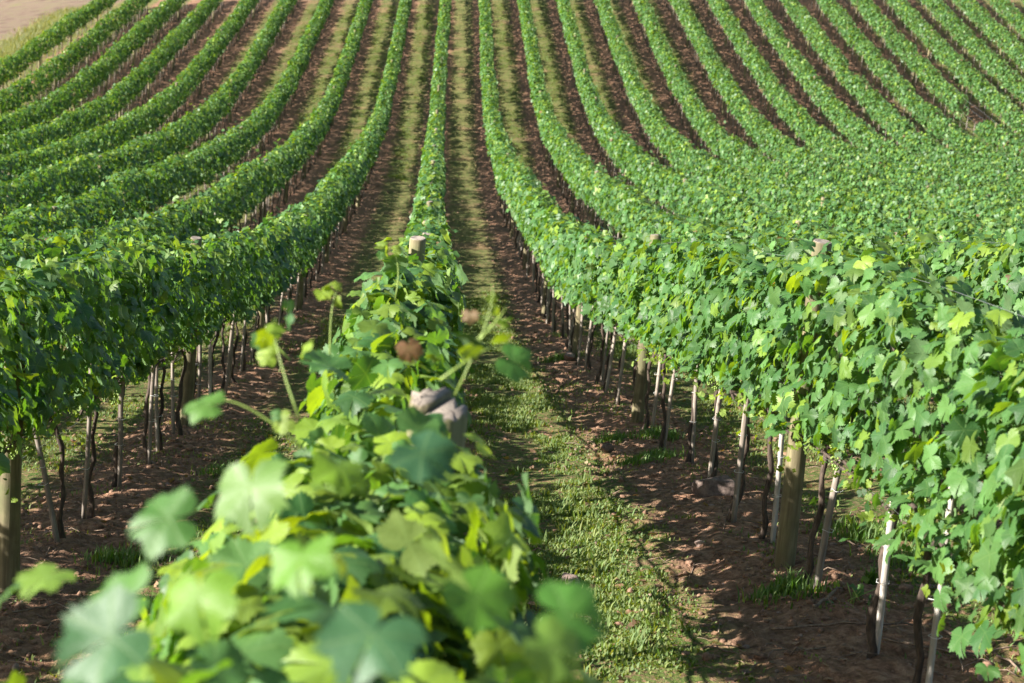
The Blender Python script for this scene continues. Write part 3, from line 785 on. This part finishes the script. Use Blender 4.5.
tag(mb.build('soil_clods', M_CLOD, smooth=False), 'loose reddish clods and pebbles scattered over the tilled soil', 'soil', kind='stuff')

v, f = clods(4200, -4.2, 6.5, 4, 24, .006, .026); mb = MB().add(v, None, f)
tag(mb.build('pebbles', M_SLAB, smooth=False), 'pale pebbles strewn over the reddish soil', 'pebbles', kind='stuff')
def rock(name, px, py, size, mat, label, flat=.6, cat='stone', seed=0, sink=.25):
    cx, cy_ = ghit(px, py); bm = bmesh.new(); bmesh.ops.create_icosphere(bm, subdivisions=4, radius=1)
    V = np.array([v.co[:] for v in bm.verts]); Fc = np.array([[v.index for v in f.verts] for f in bm.faces]); bm.free()
    r_ = np.random.default_rng(seed)
    for _ in range(9):   # cut facets
        d = r_.normal(size=3); d /= np.linalg.norm(d); c = r_.uniform(.55, .85); h = V @ d
        V = V - np.outer(np.clip(h - c, 0, None), d) * .9
    V = V * (1 + .05 * vnoise(V[:, 0] * 4 + seed, V[:, 1] * 4 + V[:, 2] * 3)[:, None])
    V = V * np.array(size)
    o = mesh_np(name, V, [Fc], mat, smooth=False); o.location = (cx, cy_, Tf(cx, cy_) + size[2] * (1 - sink * 2) + micro(cx, cy_)); o.rotation_euler = (0, 0, seed)
    tag(o, label, cat, 'loose stones on the soil'); return o
rock('stone', 714, 498, (.18, .12, .11), M_ROCK, 'large brown rock between the stakes left of the thick post', seed=3)
rock('stone', 572, 578, (.12, .07, .03), M_SLAB, 'flat pale stone on the grass strip beside the blurred leaves', seed=5)
rock('stone', 607, 452, (.07, .05, .05), M_ROCK, 'small round stone at the edge of the dirt track', seed=7)
rock('stone', 568, 362, (.14, .09, .07), M_SLAB, 'low grey stone by the trunks in the middle distance', seed=8)
rock('stone', 218, 560, (.05, .04, .035), M_CLOD, 'red clod of earth on the left soil', seed=9)
rock('stone', 905, 592, (.045, .035, .03), M_CLOD, 'little reddish stone right of the white stake', seed=10)
rock('stone', 780, 570, (.06, .045, .03), M_SLAB, 'pale pebble at the foot of the thick post', seed=11)
rock('stone', 700, 548, (.04, .03, .025), M_SLAB, 'small pale pebble on the dirt track', seed=12)

def cane(pts, r, label):
    P_ = []
    for (px, py) in pts:
        a, b = ghit(px, py); P_.append((a, b, Tf(a, b) + float(micro(a, b)) + .02))
    P_ = np.array(P_); t = np.linspace(0, len(P_) - 1, 4 * len(P_)); path = np.stack([np.interp(t, range(len(P_)), P_[:, i]) for i in range(3)], -1)
    path += rng.normal(0, .006, path.shape)
    tag(MB().tube(path, np.linspace(r, r * .6, len(path)), 5, 3, .1).build('fallen_cane', M_TWIG), label, 'twig', 'pruned canes lying on the soil')
cane([(770, 636), (850, 634), (915, 632)], .008, 'long dark cane lying across the soil below the thick post')
cane([(812, 622), (842, 600)], .010, 'short pale stick lying beside the leafy sprout')
cane([(820, 538), (850, 545), (880, 552)], .006, 'thin pale cane right of the thick post')
cane([(930, 632), (985, 650), (1020, 676)], .010, 'dark bent cane right of the leaning white stake')
cane([(880, 650), (960, 660), (1015, 655)], .007, 'thin dark cane at the lower right')
cane([(955, 640), (962, 676)], .006, 'short upright looking cane near the lower right corner')
cane([(5, 622), (60, 612), (110, 622)], .007, 'dark cane on the soil at the lower left')
cane([(60, 650), (120, 640)], .006, 'second dark cane at the lower left')
cane([(700, 650), (760, 662)], .006, 'thin cane at the bottom of the dirt track')
mb = MB()
for i in range(2200):
    x = rng.uniform(-3.6, 5); y = rng.uniform(4.5, 16); d = abs(((x / S) % 1) - .5) * S
    if d < .45 and rng.random() < .85: continue
    a = rng.uniform(0, math.pi); L = rng.uniform(.04, .22)
    x1, y1 = x + L * math.cos(a), y + L * math.sin(a)
    mb.tube([[x, y, Tf(x, y) + float(micro(x, y)) + .008], [(x + x1) / 2 + rng.normal(0, .01), (y + y1) / 2, Tf(x, y) + float(micro(x, y)) + rng.uniform(.01, .03)], [x1, y1, Tf(x1, y1) + float(micro(x1, y1)) + .01]], rng.uniform(.0015, .004), 4)
tag(mb.build('twig_litter', M_TWIG), 'small dead twigs scattered over the near soil', 'twigs', kind='stuff')
# dead leaves
lb = LeafBag(); nn = 2600; x = rng.uniform(-4, 6, nn); y = rng.uniform(4.5, 20, nn)
lb.add(np.stack([x, y, T(x, y) + micro(x, y) + .012], -1), rng.normal(0, .35, (nn, 3)) + [0, 0, 1], rng.normal(0, 1, (nn, 3)), rng.uniform(.02, .065, nn), np.array([.22, .13, .08]) * rng.uniform(.5, 1.6, (nn, 1)), 1)
tag(lb.build('dead_leaves', M_LEAF, luv=False), 'brown dead vine leaves lying on the soil', 'leaves', kind='stuff')
for pr in TR + SKW + SKP + PT + BN + [TIE, SPLIT]:
    bpy.data.objects.remove(pr)
